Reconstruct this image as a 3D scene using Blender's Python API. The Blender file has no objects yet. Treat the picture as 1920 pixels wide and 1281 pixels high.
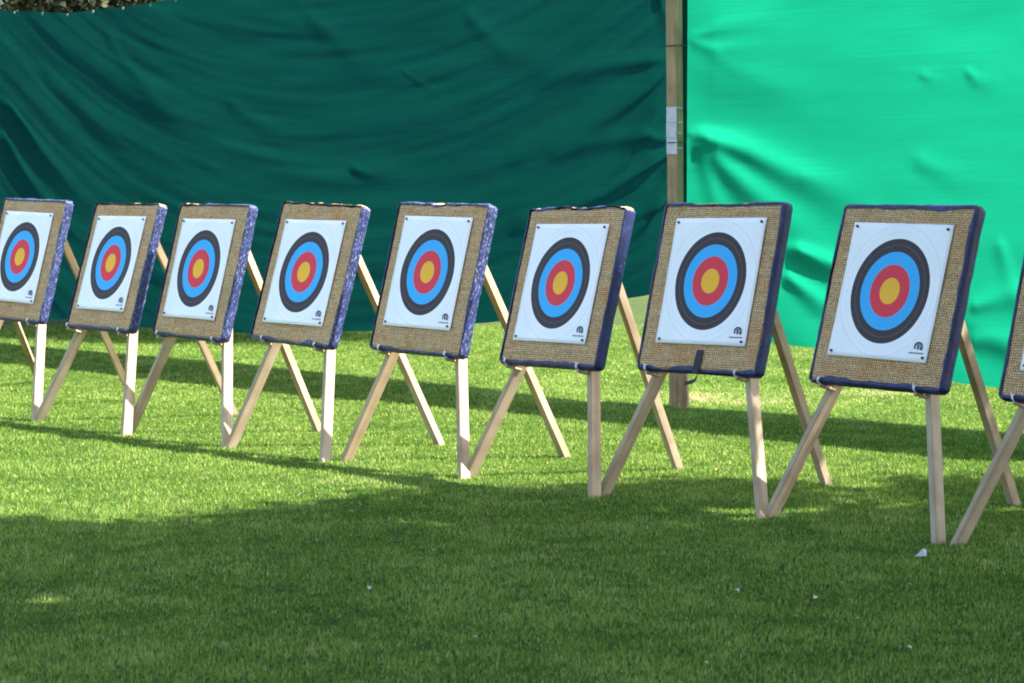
import bpy, bmesh, math, random
import numpy as np
from mathutils import Vector, Matrix

random.seed(7)
rng = np.random.default_rng(7)
scene = bpy.context.scene
col = scene.collection

# ------------------------------------------------------------------ camera
CAM_H, PITCH, FPX = 1.497, 0.0579, 4775.6
cam_data = bpy.data.cameras.new("camera")
cam = bpy.data.objects.new("camera", cam_data)
col.objects.link(cam)
cam.location = (0, 0, CAM_H)
cam.rotation_euler = (math.pi / 2 - PITCH, 0, 0)
cam_data.sensor_width = 36
cam_data.sensor_fit = 'HORIZONTAL'
cam_data.lens = FPX / 1920 * 36
cam_data.clip_end = 2000
cam_data.dof.use_dof = True
cam_data.dof.focus_distance = 12.6
cam_data.dof.aperture_fstop = 7.1
scene.camera = cam

# ------------------------------------------------------------------ light
SUN_EL = math.radians(51.5)
SUN_H = Vector((0.976, -0.216, 0)).normalized()
SUN = Vector((SUN_H.x * math.cos(SUN_EL), SUN_H.y * math.cos(SUN_EL), math.sin(SUN_EL)))
world = bpy.data.worlds.new("World")
scene.world = world
world.use_nodes = True
wn = world.node_tree
sky = wn.nodes.new('ShaderNodeTexSky')
sky.sky_type = 'NISHITA'
sky.sun_disc = False
sky.sun_elevation = SUN_EL
sky.sun_rotation = math.atan2(SUN_H.x, SUN_H.y)
sky.air_density = 1.0
sky.dust_density = 2.2
sky.ozone_density = 1.0
wn.links.new(sky.outputs[0], wn.nodes['Background'].inputs[0])
wn.nodes['Background'].inputs[1].default_value = 0.115
sun_data = bpy.data.lights.new("sun", 'SUN')
sun_data.energy = 5.0
sun_data.angle = math.radians(0.53)
sun_data.color = (1.0, 0.95, 0.86)
sun = bpy.data.objects.new("sun", sun_data)
col.objects.link(sun)
sun.rotation_euler = SUN.to_track_quat('Z', 'Y').to_euler()
sun.location = (20, -8, 30)

scene.view_settings.view_transform = 'Standard'
scene.view_settings.look = 'None'
scene.view_settings.gamma = 1
scene.view_settings.exposure = 2.36
scene.render.resolution_x = 1024
scene.render.resolution_y = 683
scene.cycles.filter_width = 1.9


# ------------------------------------------------------------------ helpers
def tag(o, label=None, cat=None, group=None, kind=None):
    if label: o['label'] = label
    if cat: o['category'] = cat
    if group: o['group'] = group
    if kind: o['kind'] = kind
    return o


def empty(name, mat):
    o = bpy.data.objects.new(name, None)
    o.empty_display_size = 0.1
    col.objects.link(o)
    o.matrix_world = mat
    return o


def mesh_obj(name, me, mat, parent=None):
    o = bpy.data.objects.new(name, me)
    col.objects.link(o)
    if mat is not None and not me.materials:
        me.materials.append(mat)
    if parent is not None:
        o.parent = parent
    return o


def np_mesh(name, verts, faces, smooth=False):
    """verts (n,3), faces (m,k) arrays with one k"""
    verts = np.asarray(verts, dtype=np.float32)
    faces = np.asarray(faces, dtype=np.int32)
    me = bpy.data.meshes.new(name)
    me.vertices.add(len(verts))
    me.vertices.foreach_set('co', verts.ravel())
    m, k = faces.shape
    me.loops.add(m * k)
    me.loops.foreach_set('vertex_index', faces.ravel())
    me.polygons.add(m)
    me.polygons.foreach_set('loop_start', np.arange(0, m * k, k, dtype=np.int32))
    me.polygons.foreach_set('loop_total', np.full(m, k, dtype=np.int32))
    if smooth:
        me.polygons.foreach_set('use_smooth', np.ones(m, dtype=bool))
    me.update(calc_edges=True)
    me.validate()
    return me


def bm_mesh(name, bm, smooth=False):
    me = bpy.data.meshes.new(name)
    bm.normal_update()
    bm.to_mesh(me)
    bm.free()
    if smooth:
        for p in me.polygons: p.use_smooth = True
    return me


def grid_faces(nu, nv):
    i, j = np.meshgrid(np.arange(nu - 1), np.arange(nv - 1), indexing='ij')
    a = (i * nv + j).ravel()
    return np.stack([a, a + nv, a + nv + 1, a + 1], 1)


_perm = np.random.default_rng(3).permutation(512)
_vals = np.random.default_rng(4).uniform(-1, 1, 512)


def vnoise(x, y, seed=0):
    x = np.asarray(x, float) + seed * 17.31
    y = np.asarray(y, float) + seed * 9.77
    xi, yi = np.floor(x).astype(int), np.floor(y).astype(int)
    fx, fy = x - xi, y - yi
    fx = fx * fx * fx * (fx * (fx * 6 - 15) + 10)
    fy = fy * fy * fy * (fy * (fy * 6 - 15) + 10)
    h = lambda a, b: _vals[_perm[(_perm[a % 512] + b) % 512]]
    return ((h(xi, yi) * (1 - fx) + h(xi + 1, yi) * fx) * (1 - fy)
            + (h(xi, yi + 1) * (1 - fx) + h(xi + 1, yi + 1) * fx) * fy)


def fbm(x, y, seed=0, octv=3):
    s, a = 0, 1
    for o in range(octv):
        s = s + a * vnoise(x * 2 ** o, y * 2 ** o, seed + o * 5)
        a *= 0.5
    return s


def ray(px, py):
    return Vector(((px - 960) / FPX,
                   math.cos(PITCH) + math.sin(PITCH) * (640.5 - py) / FPX,
                   -math.sin(PITCH) + math.cos(PITCH) * (640.5 - py) / FPX))


def ground(px, py, z=0.0):
    d = ray(px, py)
    t = (z - CAM_H) / d.z
    return Vector((d.x * t, d.y * t, z))


# ------------------------------------------------------------------ material helpers
def new_mat(name):
    m = bpy.data.materials.new(name)
    m.use_nodes = True
    nt = m.node_tree
    b = nt.nodes['Principled BSDF']
    return m, nt, b


def N(nt, t, **kw):
    n = nt.nodes.new(t)
    for k, v in kw.items():
        if k in n.inputs.keys():
            n.inputs[k].default_value = v
        else:
            setattr(n, k, v)
    return n


def ramp(nt, stops, interp='LINEAR'):
    r = nt.nodes.new('ShaderNodeValToRGB')
    r.color_ramp.interpolation = interp
    e = r.color_ramp.elements
    while len(e) < len(stops): e.new(0.5)
    for k, (p, c) in enumerate(stops):
        e[k].position = p
        e[k].color = (c[0], c[1], c[2], 1)
    return r


def mixc(nt, a, b, fac, mode='MIX'):
    m = nt.nodes.new('ShaderNodeMix')
    m.data_type = 'RGBA'
    m.blend_type = mode
    m.clamp_factor = True
    for sock, v in ((m.inputs[0], fac), (m.inputs[6], a), (m.inputs[7], b)):
        if hasattr(v, 'is_output') or isinstance(v, bpy.types.NodeSocket):
            nt.links.new(v, sock)
        elif isinstance(v, (tuple, list)):
            sock.default_value = (v[0], v[1], v[2], 1)
        else:
            sock.default_value = v
    return m.outputs[2]


def math_n(nt, op, a, b=None):
    m = nt.nodes.new('ShaderNodeMath')
    m.operation = op
    for s, v in ((m.inputs[0], a), (m.inputs[1], b)):
        if v is None: continue
        if isinstance(v, bpy.types.NodeSocket): nt.links.new(v, s)
        else: s.default_value = v
    return m.outputs[0]


def simple_mat(name, c, rough=0.6, spec=0.3, var=0.0, scale=20):
    m, nt, b = new_mat(name)
    b.inputs['Roughness'].default_value = rough
    b.inputs['Specular IOR Level'].default_value = spec
    if var:
        n = N(nt, 'ShaderNodeTexNoise', Scale=scale, Detail=4)
        tc = nt.nodes.new('ShaderNodeTexCoord')
        nt.links.new(tc.outputs['Object'], n.inputs['Vector'])
        r = ramp(nt, [(0.3, [x * (1 - var) for x in c]), (0.7, [min(1, x * (1 + var)) for x in c])])
        nt.links.new(n.outputs['Fac'], r.inputs[0])
        nt.links.new(r.outputs[0], b.inputs['Base Color'])
    else:
        b.inputs['Base Color'].default_value = (c[0], c[1], c[2], 1)
    return m


def wood_mat(name, light, dark, tint=0.18, rough=0.75, grain_axis=2):
    m, nt, b = new_mat(name)
    tc = nt.nodes.new('ShaderNodeTexCoord')
    mp = N(nt, 'ShaderNodeMapping')
    sc = [38, 38, 38]
    sc[grain_axis] = 1.6
    mp.inputs['Scale'].default_value = sc
    oi = nt.nodes.new('ShaderNodeObjectInfo')
    off = nt.nodes.new('ShaderNodeVectorMath'); off.operation = 'ADD'
    nt.links.new(tc.outputs['Object'], off.inputs[0])
    nt.links.new(oi.outputs['Random'], off.inputs[1])
    nt.links.new(off.outputs[0], mp.inputs['Vector'])
    n = N(nt, 'ShaderNodeTexNoise', Scale=1.0, Detail=5, Roughness=0.6)
    nt.links.new(mp.outputs[0], n.inputs['Vector'])
    r = ramp(nt, [(0.28, dark), (0.52, light), (0.8, [min(1, x * 1.08) for x in light])])
    nt.links.new(n.outputs['Fac'], r.inputs[0])
    # blotches and knots
    n2 = N(nt, 'ShaderNodeTexNoise', Scale=7.0, Detail=3)
    nt.links.new(off.outputs[0], n2.inputs['Vector'])
    r2 = ramp(nt, [(0.35, (0.72, 0.66, 0.6)), (0.6, (1, 1, 1))])
    nt.links.new(n2.outputs['Fac'], r2.inputs[0])
    c = mixc(nt, r.outputs[0], r2.outputs[0], 0.7, 'MULTIPLY')
    # each timber its own tone
    r3 = ramp(nt, [(0, (1, 0.83, 0.62)), (0.35, (1, 0.97, 0.92)), (0.7, (0.86, 0.84, 0.82)), (1, (1, 0.9, 0.76))])
    nt.links.new(oi.outputs['Random'], r3.inputs[0])
    c = mixc(nt, c, r3.outputs[0], tint * 4, 'MULTIPLY')
    nt.links.new(c, b.inputs['Base Color'])
    b.inputs['Roughness'].default_value = rough
    b.inputs['Specular IOR Level'].default_value = 0.25
    bp = N(nt, 'ShaderNodeBump', Strength=0.25, Distance=0.002)
    nt.links.new(n.outputs['Fac'], bp.inputs['Height'])
    nt.links.new(bp.outputs[0], b.inputs['Normal'])
    return m


def translucent_mat(name, color_socket_fn, trans=0.5, rough=0.6, spec=0.2, tcol=None, bump=None):
    """principled front mixed with a translucent lobe"""
    m, nt, b = new_mat(name)
    b.inputs['Roughness'].default_value = rough
    b.inputs['Specular IOR Level'].default_value = spec
    c = color_socket_fn(nt)
    nt.links.new(c, b.inputs['Base Color'])
    t = nt.nodes.new('ShaderNodeBsdfTranslucent')
    if tcol is None:
        nt.links.new(c, t.inputs[0])
    else:
        nt.links.new(mixc(nt, c, tcol, 1.0, 'MULTIPLY'), t.inputs[0])
    mx = nt.nodes.new('ShaderNodeMixShader')
    mx.inputs[0].default_value = trans
    nt.links.new(b.outputs[0], mx.inputs[1])
    nt.links.new(t.outputs[0], mx.inputs[2])
    nt.links.new(mx.outputs[0], nt.nodes['Material Output'].inputs[0])
    if bump:
        s = bump(nt)
        nt.links.new(s, b.inputs['Normal'])
        nt.links.new(s, t.inputs['Normal'])
    return m


# ------------------------------------------------------------------ materials
M = {}
M['pine'] = wood_mat('pine timber', (0.43, 0.35, 0.245), (0.32, 0.235, 0.15), tint=0.13)
M['post'] = wood_mat('weathered post timber', (0.34, 0.26, 0.15), (0.2, 0.14, 0.07), tint=0.05)
M['steel'] = simple_mat('zinc bolt', (0.5, 0.5, 0.5), 0.35, 0.5)
M['steel'].node_tree.nodes['Principled BSDF'].inputs['Metallic'].default_value = 0.9
M['pin'] = simple_mat('black pin plastic', (0.02, 0.02, 0.025), 0.4, 0.4)
M['cord'] = simple_mat('white cord', (0.75, 0.75, 0.78), 0.8, 0.2, 0.2, 120)
M['strap'] = simple_mat('black webbing', (0.025, 0.026, 0.03), 0.7, 0.3, 0.35, 160)
M['strap_under'] = M['strap']
M['ink'] = simple_mat('dark blue ink', (0.05, 0.055, 0.10), 0.7, 0.2)
M['sleeve'] = simple_mat('white plastic sleeve', (0.46, 0.48, 0.52), 0.5, 0.3, 0.12, 30)
M['eyelet'] = simple_mat('pale metal eyelet', (0.2, 0.23, 0.21), 0.5, 0.5)
M['tie'] = simple_mat('dark green cord', (0.02, 0.05, 0.035), 0.8, 0.2)
M['rope'] = simple_mat('pale rope', (0.55, 0.52, 0.42), 0.85, 0.2, 0.2, 90)
M['bark'] = simple_mat('bark', (0.11, 0.085, 0.06), 0.9, 0.2, 0.45, 14)
M['litter'] = simple_mat('white scrap', (0.4, 0.43, 0.45), 0.6, 0.3)
M['leaf_pale'] = simple_mat('dry pale leaf', (0.62, 0.5, 0.36), 0.7, 0.2, 0.25, 60)
M['leaf_brown'] = simple_mat('dry brown leaf', (0.34, 0.2, 0.11), 0.7, 0.2, 0.3, 60)
M['petal'] = simple_mat('white petal', (0.36, 0.36, 0.31), 0.7, 0.2)


def burlap():
    m, nt, b = new_mat('woven straw coloured burlap')
    tc = nt.nodes.new('ShaderNodeTexCoord')
    oi = nt.nodes.new('ShaderNodeObjectInfo')
    off = nt.nodes.new('ShaderNodeVectorMath'); off.operation = 'ADD'
    nt.links.new(tc.outputs['Object'], off.inputs[0])
    nt.links.new(oi.outputs['Random'], off.inputs[1])
    # wobble the yarns
    wob = N(nt, 'ShaderNodeTexNoise', Scale=9.0, Detail=3)
    nt.links.new(off.outputs[0], wob.inputs['Vector'])
    sub = nt.nodes.new('ShaderNodeVectorMath'); sub.operation = 'SCALE'
    sub.inputs['Scale'].default_value = 0.02
    nt.links.new(wob.outputs['Color'], sub.inputs[0])
    co = nt.nodes.new('ShaderNodeVectorMath'); co.operation = 'ADD'
    nt.links.new(off.outputs[0], co.inputs[0]); nt.links.new(sub.outputs[0], co.inputs[1])
    wx = N(nt, 'ShaderNodeTexWave', Scale=24.0, Distortion=4.0, Detail=2)
    wx.inputs['Detail Scale'].default_value = 4
    wx.bands_direction = 'X'
    wz = N(nt, 'ShaderNodeTexWave', Scale=29.0, Distortion=4.5, Detail=2)
    wz.inputs['Detail Scale'].default_value = 4
    wz.bands_direction = 'Z'
    for w in (wx, wz): nt.links.new(co.outputs[0], w.inputs['Vector'])
    h = math_n(nt, 'MULTIPLY', wx.outputs['Fac'], wz.outputs['Fac'])
    h2 = math_n(nt, 'POWER', h, 0.6)
    r = ramp(nt, [(0.0, (0.25, 0.14, 0.06)), (0.3, (0.47, 0.30, 0.145)), (0.75, (0.70, 0.49, 0.27)), (1, (0.84, 0.67, 0.43))])
    # stray yarn streaks, horizontal
    mp = N(nt, 'ShaderNodeMapping'); mp.inputs['Scale'].default_value = (5, 5, 85)
    nt.links.new(off.outputs[0], mp.inputs['Vector'])
    st = N(nt, 'ShaderNodeTexNoise', Scale=1.0, Detail=4)
    nt.links.new(mp.outputs[0], st.inputs['Vector'])
    f = math_n(nt, 'ADD', h2, math_n(nt, 'MULTIPLY', math_n(nt, 'SUBTRACT', st.outputs['Fac'], 0.5), 0.5))
    nt.links.new(f, r.inputs[0])
    big = N(nt, 'ShaderNodeTexNoise', Scale=7.0, Detail=7, Roughness=0.7)
    nt.links.new(off.outputs[0], big.inputs['Vector'])
    rb = ramp(nt, [(0.3, (0.74, 0.72, 0.66)), (0.5, (1, 1, 1)), (0.68, (0.92, 0.70, 0.5))])
    nt.links.new(big.outputs['Fac'], rb.inputs[0])
    c = mixc(nt, r.outputs[0], rb.outputs[0], 0.85, 'MULTIPLY')
    nt.links.new(c, b.inputs['Base Color'])
    b.inputs['Roughness'].default_value = 0.95
    b.inputs['Specular IOR Level'].default_value = 0.1
    bp = N(nt, 'ShaderNodeBump', Strength=0.7, Distance=0.004)
    nt.links.new(f, bp.inputs['Height'])
    nt.links.new(bp.outputs[0], b.inputs['Normal'])
    return m


def binding_mat(name, thr, amount):
    m, nt, b = new_mat(name)
    tc = nt.nodes.new('ShaderNodeTexCoord')
    n = N(nt, 'ShaderNodeTexNoise', Scale=18.0, Detail=5, Roughness=0.65)
    nt.links.new(tc.outputs['Object'], n.inputs['Vector'])
    r = ramp(nt, [(0.3, (0.006, 0.010, 0.045)), (0.55, (0.011, 0.019, 0.085)), (0.72, (0.024, 0.042, 0.155))])
    nt.links.new(n.outputs['Fac'], r.inputs[0])
    # scuffed white creases, doubling as sun glints painted into the colour
    mp = N(nt, 'ShaderNodeMapping'); mp.inputs['Scale'].default_value = (46, 80, 34)
    nt.links.new(tc.outputs['Object'], mp.inputs['Vector'])
    n2 = N(nt, 'ShaderNodeTexNoise', Scale=1.4, Detail=6, Roughness=0.7)
    nt.links.new(mp.outputs[0], n2.inputs['Vector'])
    r2 = ramp(nt, [(thr, (0, 0, 0)), (thr + 0.1, (1, 1, 1))])
    nt.links.new(n2.outputs['Fac'], r2.inputs[0])
    c = mixc(nt, r.outputs[0], (0.34, 0.38, 0.47), math_n(nt, 'MULTIPLY', r2.outputs[0], amount))
    nt.links.new(c, b.inputs['Base Color'])
    b.inputs['Roughness'].default_value = 0.42
    b.inputs['Specular IOR Level'].default_value = 0.35
    bp = N(nt, 'ShaderNodeBump', Strength=0.8, Distance=0.006)
    nt.links.new(n2.outputs['Fac'], bp.inputs['Height'])
    nt.links.new(bp.outputs[0], b.inputs['Normal'])
    return m


def paper_mat():
    m, nt, b = new_mat('printed five colour target paper')
    tc = nt.nodes.new('ShaderNodeTexCoord')
    sp = nt.nodes.new('ShaderNodeSeparateXYZ')
    nt.links.new(tc.outputs['Object'], sp.inputs[0])
    x2 = math_n(nt, 'MULTIPLY', sp.outputs['X'], sp.outputs['X'])
    z2 = math_n(nt, 'MULTIPLY', sp.outputs['Z'], sp.outputs['Z'])
    d = math_n(nt, 'SQRT', math_n(nt, 'ADD', x2, z2))
    t = math_n(nt, 'DIVIDE', d, 0.36)
    W_ = (0.88, 0.87, 0.87); G = (0.88, 0.45, 0.045); R_ = (0.70, 0.055, 0.075)
    B = (0.055, 0.40, 0.78); K = (0.058, 0.047, 0.052); L = (0.68, 0.69, 0.71); KL = (0.14, 0.12, 0.12)
    q = lambda rad: rad / 0.36
    stops = [(0, G), (q(0.06), R_), (q(0.12), B), (q(0.18), K), (q(0.2085), KL), (q(0.2115), K),
             (q(0.24), W_), (q(0.2688), L), (q(0.2712), W_), (q(0.2988), L), (q(0.3012), W_)]
    r = ramp(nt, stops, 'CONSTANT')
    nt.links.new(t, r.inputs[0])
    n = N(nt, 'ShaderNodeTexNoise', Scale=5.0, Detail=4)
    nt.links.new(tc.outputs['Object'], n.inputs['Vector'])
    rn = ramp(nt, [(0.3, (0.93, 0.93, 0.93)), (0.7, (1, 1, 1))])
    nt.links.new(n.outputs['Fac'], rn.inputs[0])
    nt.links.new(mixc(nt, r.outputs[0], rn.outputs[0], 1.0, 'MULTIPLY'), b.inputs['Base Color'])
    b.inputs['Roughness'].default_value = 0.75
    b.inputs['Specular IOR Level'].default_value = 0.2
    return m


M['burlap'] = burlap()
M['binding'] = binding_mat('navy woven plastic binding', 0.6, 0.35)
M['binding_scuff_glint'] = binding_mat('scuffed blue woven plastic binding with painted glints', 0.53, 0.45)  # copy for the sunlit boards: extra white speckle paints in their glints
M['paper'] = paper_mat()


def tarp_color(base, stripe):
    def fn(nt):
        tc = nt.nodes.new('ShaderNodeTexCoord')
        sp = nt.nodes.new('ShaderNodeSeparateXYZ')
        nt.links.new(tc.outputs['UV'], sp.inputs[0])
        cv = nt.nodes.new('ShaderNodeCombineXYZ')
        nt.links.new(math_n(nt, 'MULTIPLY', sp.outputs['X'], 0.7), cv.inputs[0])
        nt.links.new(math_n(nt, 'MULTIPLY', sp.outputs['Y'], 75.0), cv.inputs[1])
        n = N(nt, 'ShaderNodeTexNoise', Scale=1.0, Detail=5, Roughness=0.7)
        nt.links.new(cv.outputs[0], n.inputs['Vector'])
        r = ramp(nt, [(0.25, [x * (1 - stripe) for x in base]), (0.5, base), (0.78, [min(1, x * (1 + stripe)) for x in base])])
        nt.links.new(n.outputs['Fac'], r.inputs[0])
        cv2 = nt.nodes.new('ShaderNodeCombineXYZ')
        nt.links.new(math_n(nt, 'MULTIPLY', sp.outputs['X'], 1.1), cv2.inputs[0])
        nt.links.new(math_n(nt, 'MULTIPLY', sp.outputs['Y'], 5.0), cv2.inputs[1])
        n2 = N(nt, 'ShaderNodeTexNoise', Scale=1.0, Detail=3)
        nt.links.new(cv2.outputs[0], n2.inputs['Vector'])
        r2 = ramp(nt, [(0.3, (1 - stripe,) * 3), (0.7, (1, 1, 1))])
        nt.links.new(n2.outputs['Fac'], r2.inputs[0])
        return mixc(nt, r.outputs[0], r2.outputs[0], 1.0, 'MULTIPLY')
    return fn


def tarp_bump(strength):
    def fn(nt):
        tc = nt.nodes.new('ShaderNodeTexCoord')
        mp = N(nt, 'ShaderNodeMapping'); mp.inputs['Scale'].default_value = (1.6, 7, 1)
        nt.links.new(tc.outputs['UV'], mp.inputs['Vector'])
        n = N(nt, 'ShaderNodeTexNoise', Scale=2.0, Detail=6, Roughness=0.6)
        nt.links.new(mp.outputs[0], n.inputs['Vector'])
        bp = N(nt, 'ShaderNodeBump', Strength=strength, Distance=0.02)
        nt.links.new(n.outputs['Fac'], bp.inputs['Height'])
        return bp.outputs[0]
    return fn


M['tarp_dark'] = translucent_mat('thick dark green tarpaulin', tarp_color((0.002, 0.047, 0.039), 0.14), 0.25,
                                 0.8, 0.02, bump=tarp_bump(0.3))
M['tarp_bright'] = translucent_mat('thin bright green scrim', tarp_color((0.004, 0.195, 0.104), 0.11), 0.72,
                                   0.7, 0.07, bump=tarp_bump(0.08))


def lawn_ground():
    m, nt, b = new_mat('lawn soil and thatch')
    g = nt.nodes.new('ShaderNodeNewGeometry')
    n = N(nt, 'ShaderNodeTexNoise', Scale=60.0, Detail=6, Roughness=0.7)
    nt.links.new(g.outputs['Position'], n.inputs['Vector'])
    r = ramp(nt, [(0.3, (0.02, 0.03, 0.008)), (0.55, (0.05, 0.075, 0.018)), (0.8, (0.12, 0.14, 0.045))])
    nt.links.new(n.outputs['Fac'], r.inputs[0])
    n2 = N(nt, 'ShaderNodeTexNoise', Scale=0.9, Detail=4)
    nt.links.new(g.outputs['Position'], n2.inputs['Vector'])
    r2 = ramp(nt, [(0.3, (0.72, 0.82, 0.8)), (0.7, (1.15, 1.05, 0.9))])
    nt.links.new(n2.outputs['Fac'], r2.inputs[0])
    nt.links.new(mixc(nt, r.outputs[0], r2.outputs[0], 1.0, 'MULTIPLY'), b.inputs['Base Color'])
    b.inputs['Roughness'].default_value = 0.95
    b.inputs['Specular IOR Level'].default_value = 0.1
    bp = N(nt, 'ShaderNodeBump', Strength=1.0, Distance=0.02)
    nt.links.new(n.outputs['Fac'], bp.inputs['Height'])
    nt.links.new(bp.outputs[0], b.inputs['Normal'])
    return m


def grass_color(nt):
    at = nt.nodes.new('ShaderNodeAttribute'); at.attribute_name = 'tint'
    r = ramp(nt, [(0.0, (0.036, 0.112, 0.008)), (0.45, (0.142, 0.25, 0.036)), (0.8, (0.34, 0.42, 0.115)),
                  (0.93, (0.38, 0.36, 0.14)), (1.0, (0.55, 0.43, 0.24))])
    nt.links.new(at.outputs['Fac'], r.inputs[0])
    return r.outputs[0]


M['lawn'] = lawn_ground()
M['grass'] = translucent_mat('grass blades', grass_color, 0.42, 0.6, 0.08)


def leaf_color(stops):
    def fn(nt):
        at = nt.nodes.new('ShaderNodeAttribute'); at.attribute_name = 'tint'
        r = ramp(nt, stops)
        nt.links.new(at.outputs['Fac'], r.inputs[0])
        return r.outputs[0]
    return fn


M['foliage'] = translucent_mat('broad leaves', leaf_color([(0, (0.03, 0.07, 0.015)), (0.6, (0.07, 0.13, 0.03)), (1, (0.12, 0.17, 0.05))]), 0.25, 0.5, 0.3)
M['hedge'] = translucent_mat('hedge leaves', leaf_color([(0, (0.014, 0.022, 0.005)), (0.5, (0.032, 0.04, 0.01)), (0.85, (0.06, 0.06, 0.02)), (1, (0.16, 0.15, 0.07))]), 0.25, 0.6, 0.3)

# ------------------------------------------------------------------ the lawn
bm = bmesh.new()
for x, y in ((-500, -300), (500, -300), (500, 900), (-500, 900)):
    bm.verts.new((x, y, 0))
bm.faces.new(bm.verts)
tag(mesh_obj('lawn', bm_mesh('lawn', bm), M['lawn']), kind='structure')


def make_grass():
    ymin, ymax, d0 = 6.3, 29.0, 8600.0
    n = 3000000
    y = rng.uniform(ymin, ymax, n)
    hw = 0.215 * y + 1.1
    keep = rng.uniform(0, 1, n) < (hw / hw.max()) * np.minimum(1, (8.0 / y) ** 1.45) * 1.45
    y = y[keep]; hw = hw[keep]
    x = rng.uniform(-1, 1, len(y)) * hw
    n = len(x)
    clump = fbm(x * 1.6, y * 1.6, 1, 3)
    fine = fbm(x * 9, y * 9, 2, 2)
    mott = fbm(x * 4.2, y * 2.6, 6, 2)
    far = np.clip((y - 8) / 16, 0, 1)
    hgt = (0.012 + 0.011 * rng.random(n)) * (1 + 0.12 * clump + 0.2 * fine + 0.08 * mott)
    wid = (0.0015 + 0.0019 * rng.random(n)) * (1 + 1.3 * far)
    ang = rng.uniform(0, 2 * np.pi, n)
    lean = rng.uniform(0.1, 0.95, n) ** 1.2 * 1.1
    la = rng.uniform(0, 2 * np.pi, n)
    dx, dy = np.cos(ang) * wid, np.sin(ang) * wid
    tipx = x + np.cos(la) * np.sin(lean) * hgt
    tipy = y + np.sin(la) * np.sin(lean) * hgt
    tipz = np.cos(lean) * hgt
    V = np.empty((n, 3, 3), np.float32)
    V[:, 0] = np.stack([x - dx, y - dy, np.full(n, -0.002)], 1)
    V[:, 1] = np.stack([x + dx, y + dy, np.full(n, -0.002)], 1)
    V[:, 2] = np.stack([tipx, tipy, tipz], 1)
    F = np.arange(n * 3, dtype=np.int32).reshape(n, 3)
    me = np_mesh('grass', V.reshape(-1, 3), F)
    tint = 0.38 + 0.07 * clump + 0.10 * fine + 0.06 * mott + rng.normal(0, 0.17, n)
    straw = rng.random(n) < 0.022
    tint[straw] = rng.uniform(0.85, 1.0, straw.sum())
    # worn, dried-out turf by the post and behind the row; near-left patch is a sun dapple painted in
    for (px, py, rx, ry, s) in ((1640, 738, 0.42, 0.3, 0.6), (1370, 752, 0.4, 0.5, 0.35), (1300, 745, 0.16, 0.35, 0.55),
                                (130, 1125, 0.35, 0.25, 0.2), (1500, 755, 0.5, 0.4, 0.2), (640, 905, 0.5, 0.3, 0.12)):
        c = ground(px, py)
        q = np.exp(-((x - c.x) / rx) ** 2 - ((y - c.y) / ry) ** 2)
        tint = tint + s * q * (0.6 + 0.6 * rng.random(n))
    tint = np.clip(tint, 0, 1)
    a = me.attributes.new('tint', 'FLOAT', 'POINT')
    a.data.foreach_set('value', np.repeat(tint, 3).astype(np.float32))
    o = mesh_obj('grass', me, M['grass'])
    tag(o, 'short mown green lawn grass under the targets', 'grass', kind='stuff')


make_grass()


# ------------------------------------------------------------------ tarpaulins
def lineplane(p0, d, px, py):
    """point where a view ray meets the vertical plane through p0 along d: returns (distance along d, height)"""
    r = ray(px, py)
    # (t r.x - p0.x) * d.y - (t r.y - p0.y) * d.x = 0
    t = (p0.x * d.y - p0.y * d.x) / (r.x * d.y - r.y * d.x)
    return ((t * r.x - p0.x) * d.x + (t * r.y - p0.y) * d.y, CAM_H + t * r.z)


POST = Vector((1.167, 17.92, 0))


def crease_field(S, Hh, creases, p0, d):
    """real folds: each crease is a polyline along the cloth with a width and a depth (metres)"""
    out = np.zeros_like(S)
    for pts, wid, amp, skew in creases:
        q = np.array([lineplane(p0, d, *p) for p in pts])
        best = np.full(S.shape, 1e9); sg = np.zeros_like(S); tt = np.zeros_like(S)
        L = np.r_[0, np.cumsum(np.hypot(*np.diff(q, axis=0).T))]
        for k in range(len(q) - 1):
            a, b = q[k], q[k + 1]
            ab = b - a; l2 = ab @ ab
            t = np.clip(((S - a[0]) * ab[0] + (Hh - a[1]) * ab[1]) / l2, 0, 1)
            ex, ey = S - a[0] - t * ab[0], Hh - a[1] - t * ab[1]
            dist = np.hypot(ex, ey)
            m = dist < best
            best = np.where(m, dist, best)
            sg = np.where(m, np.sign(ab[0] * ey - ab[1] * ex), sg)
            tt = np.where(m, (L[k] + t * (L[k + 1] - L[k])) / L[-1], tt)
        w = wid * (0.35 + 0.65 * tt)            # pleats open away from the tie
        fade = np.clip(1.15 - tt, 0, 1) ** 0.7 * np.clip(tt * 14 + 0.25, 0, 1)
        s = sg * best / w
        prof = np.exp(-s * s) + skew * s * np.exp(-s * s)
        out += amp * fade * prof
    return out


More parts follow.
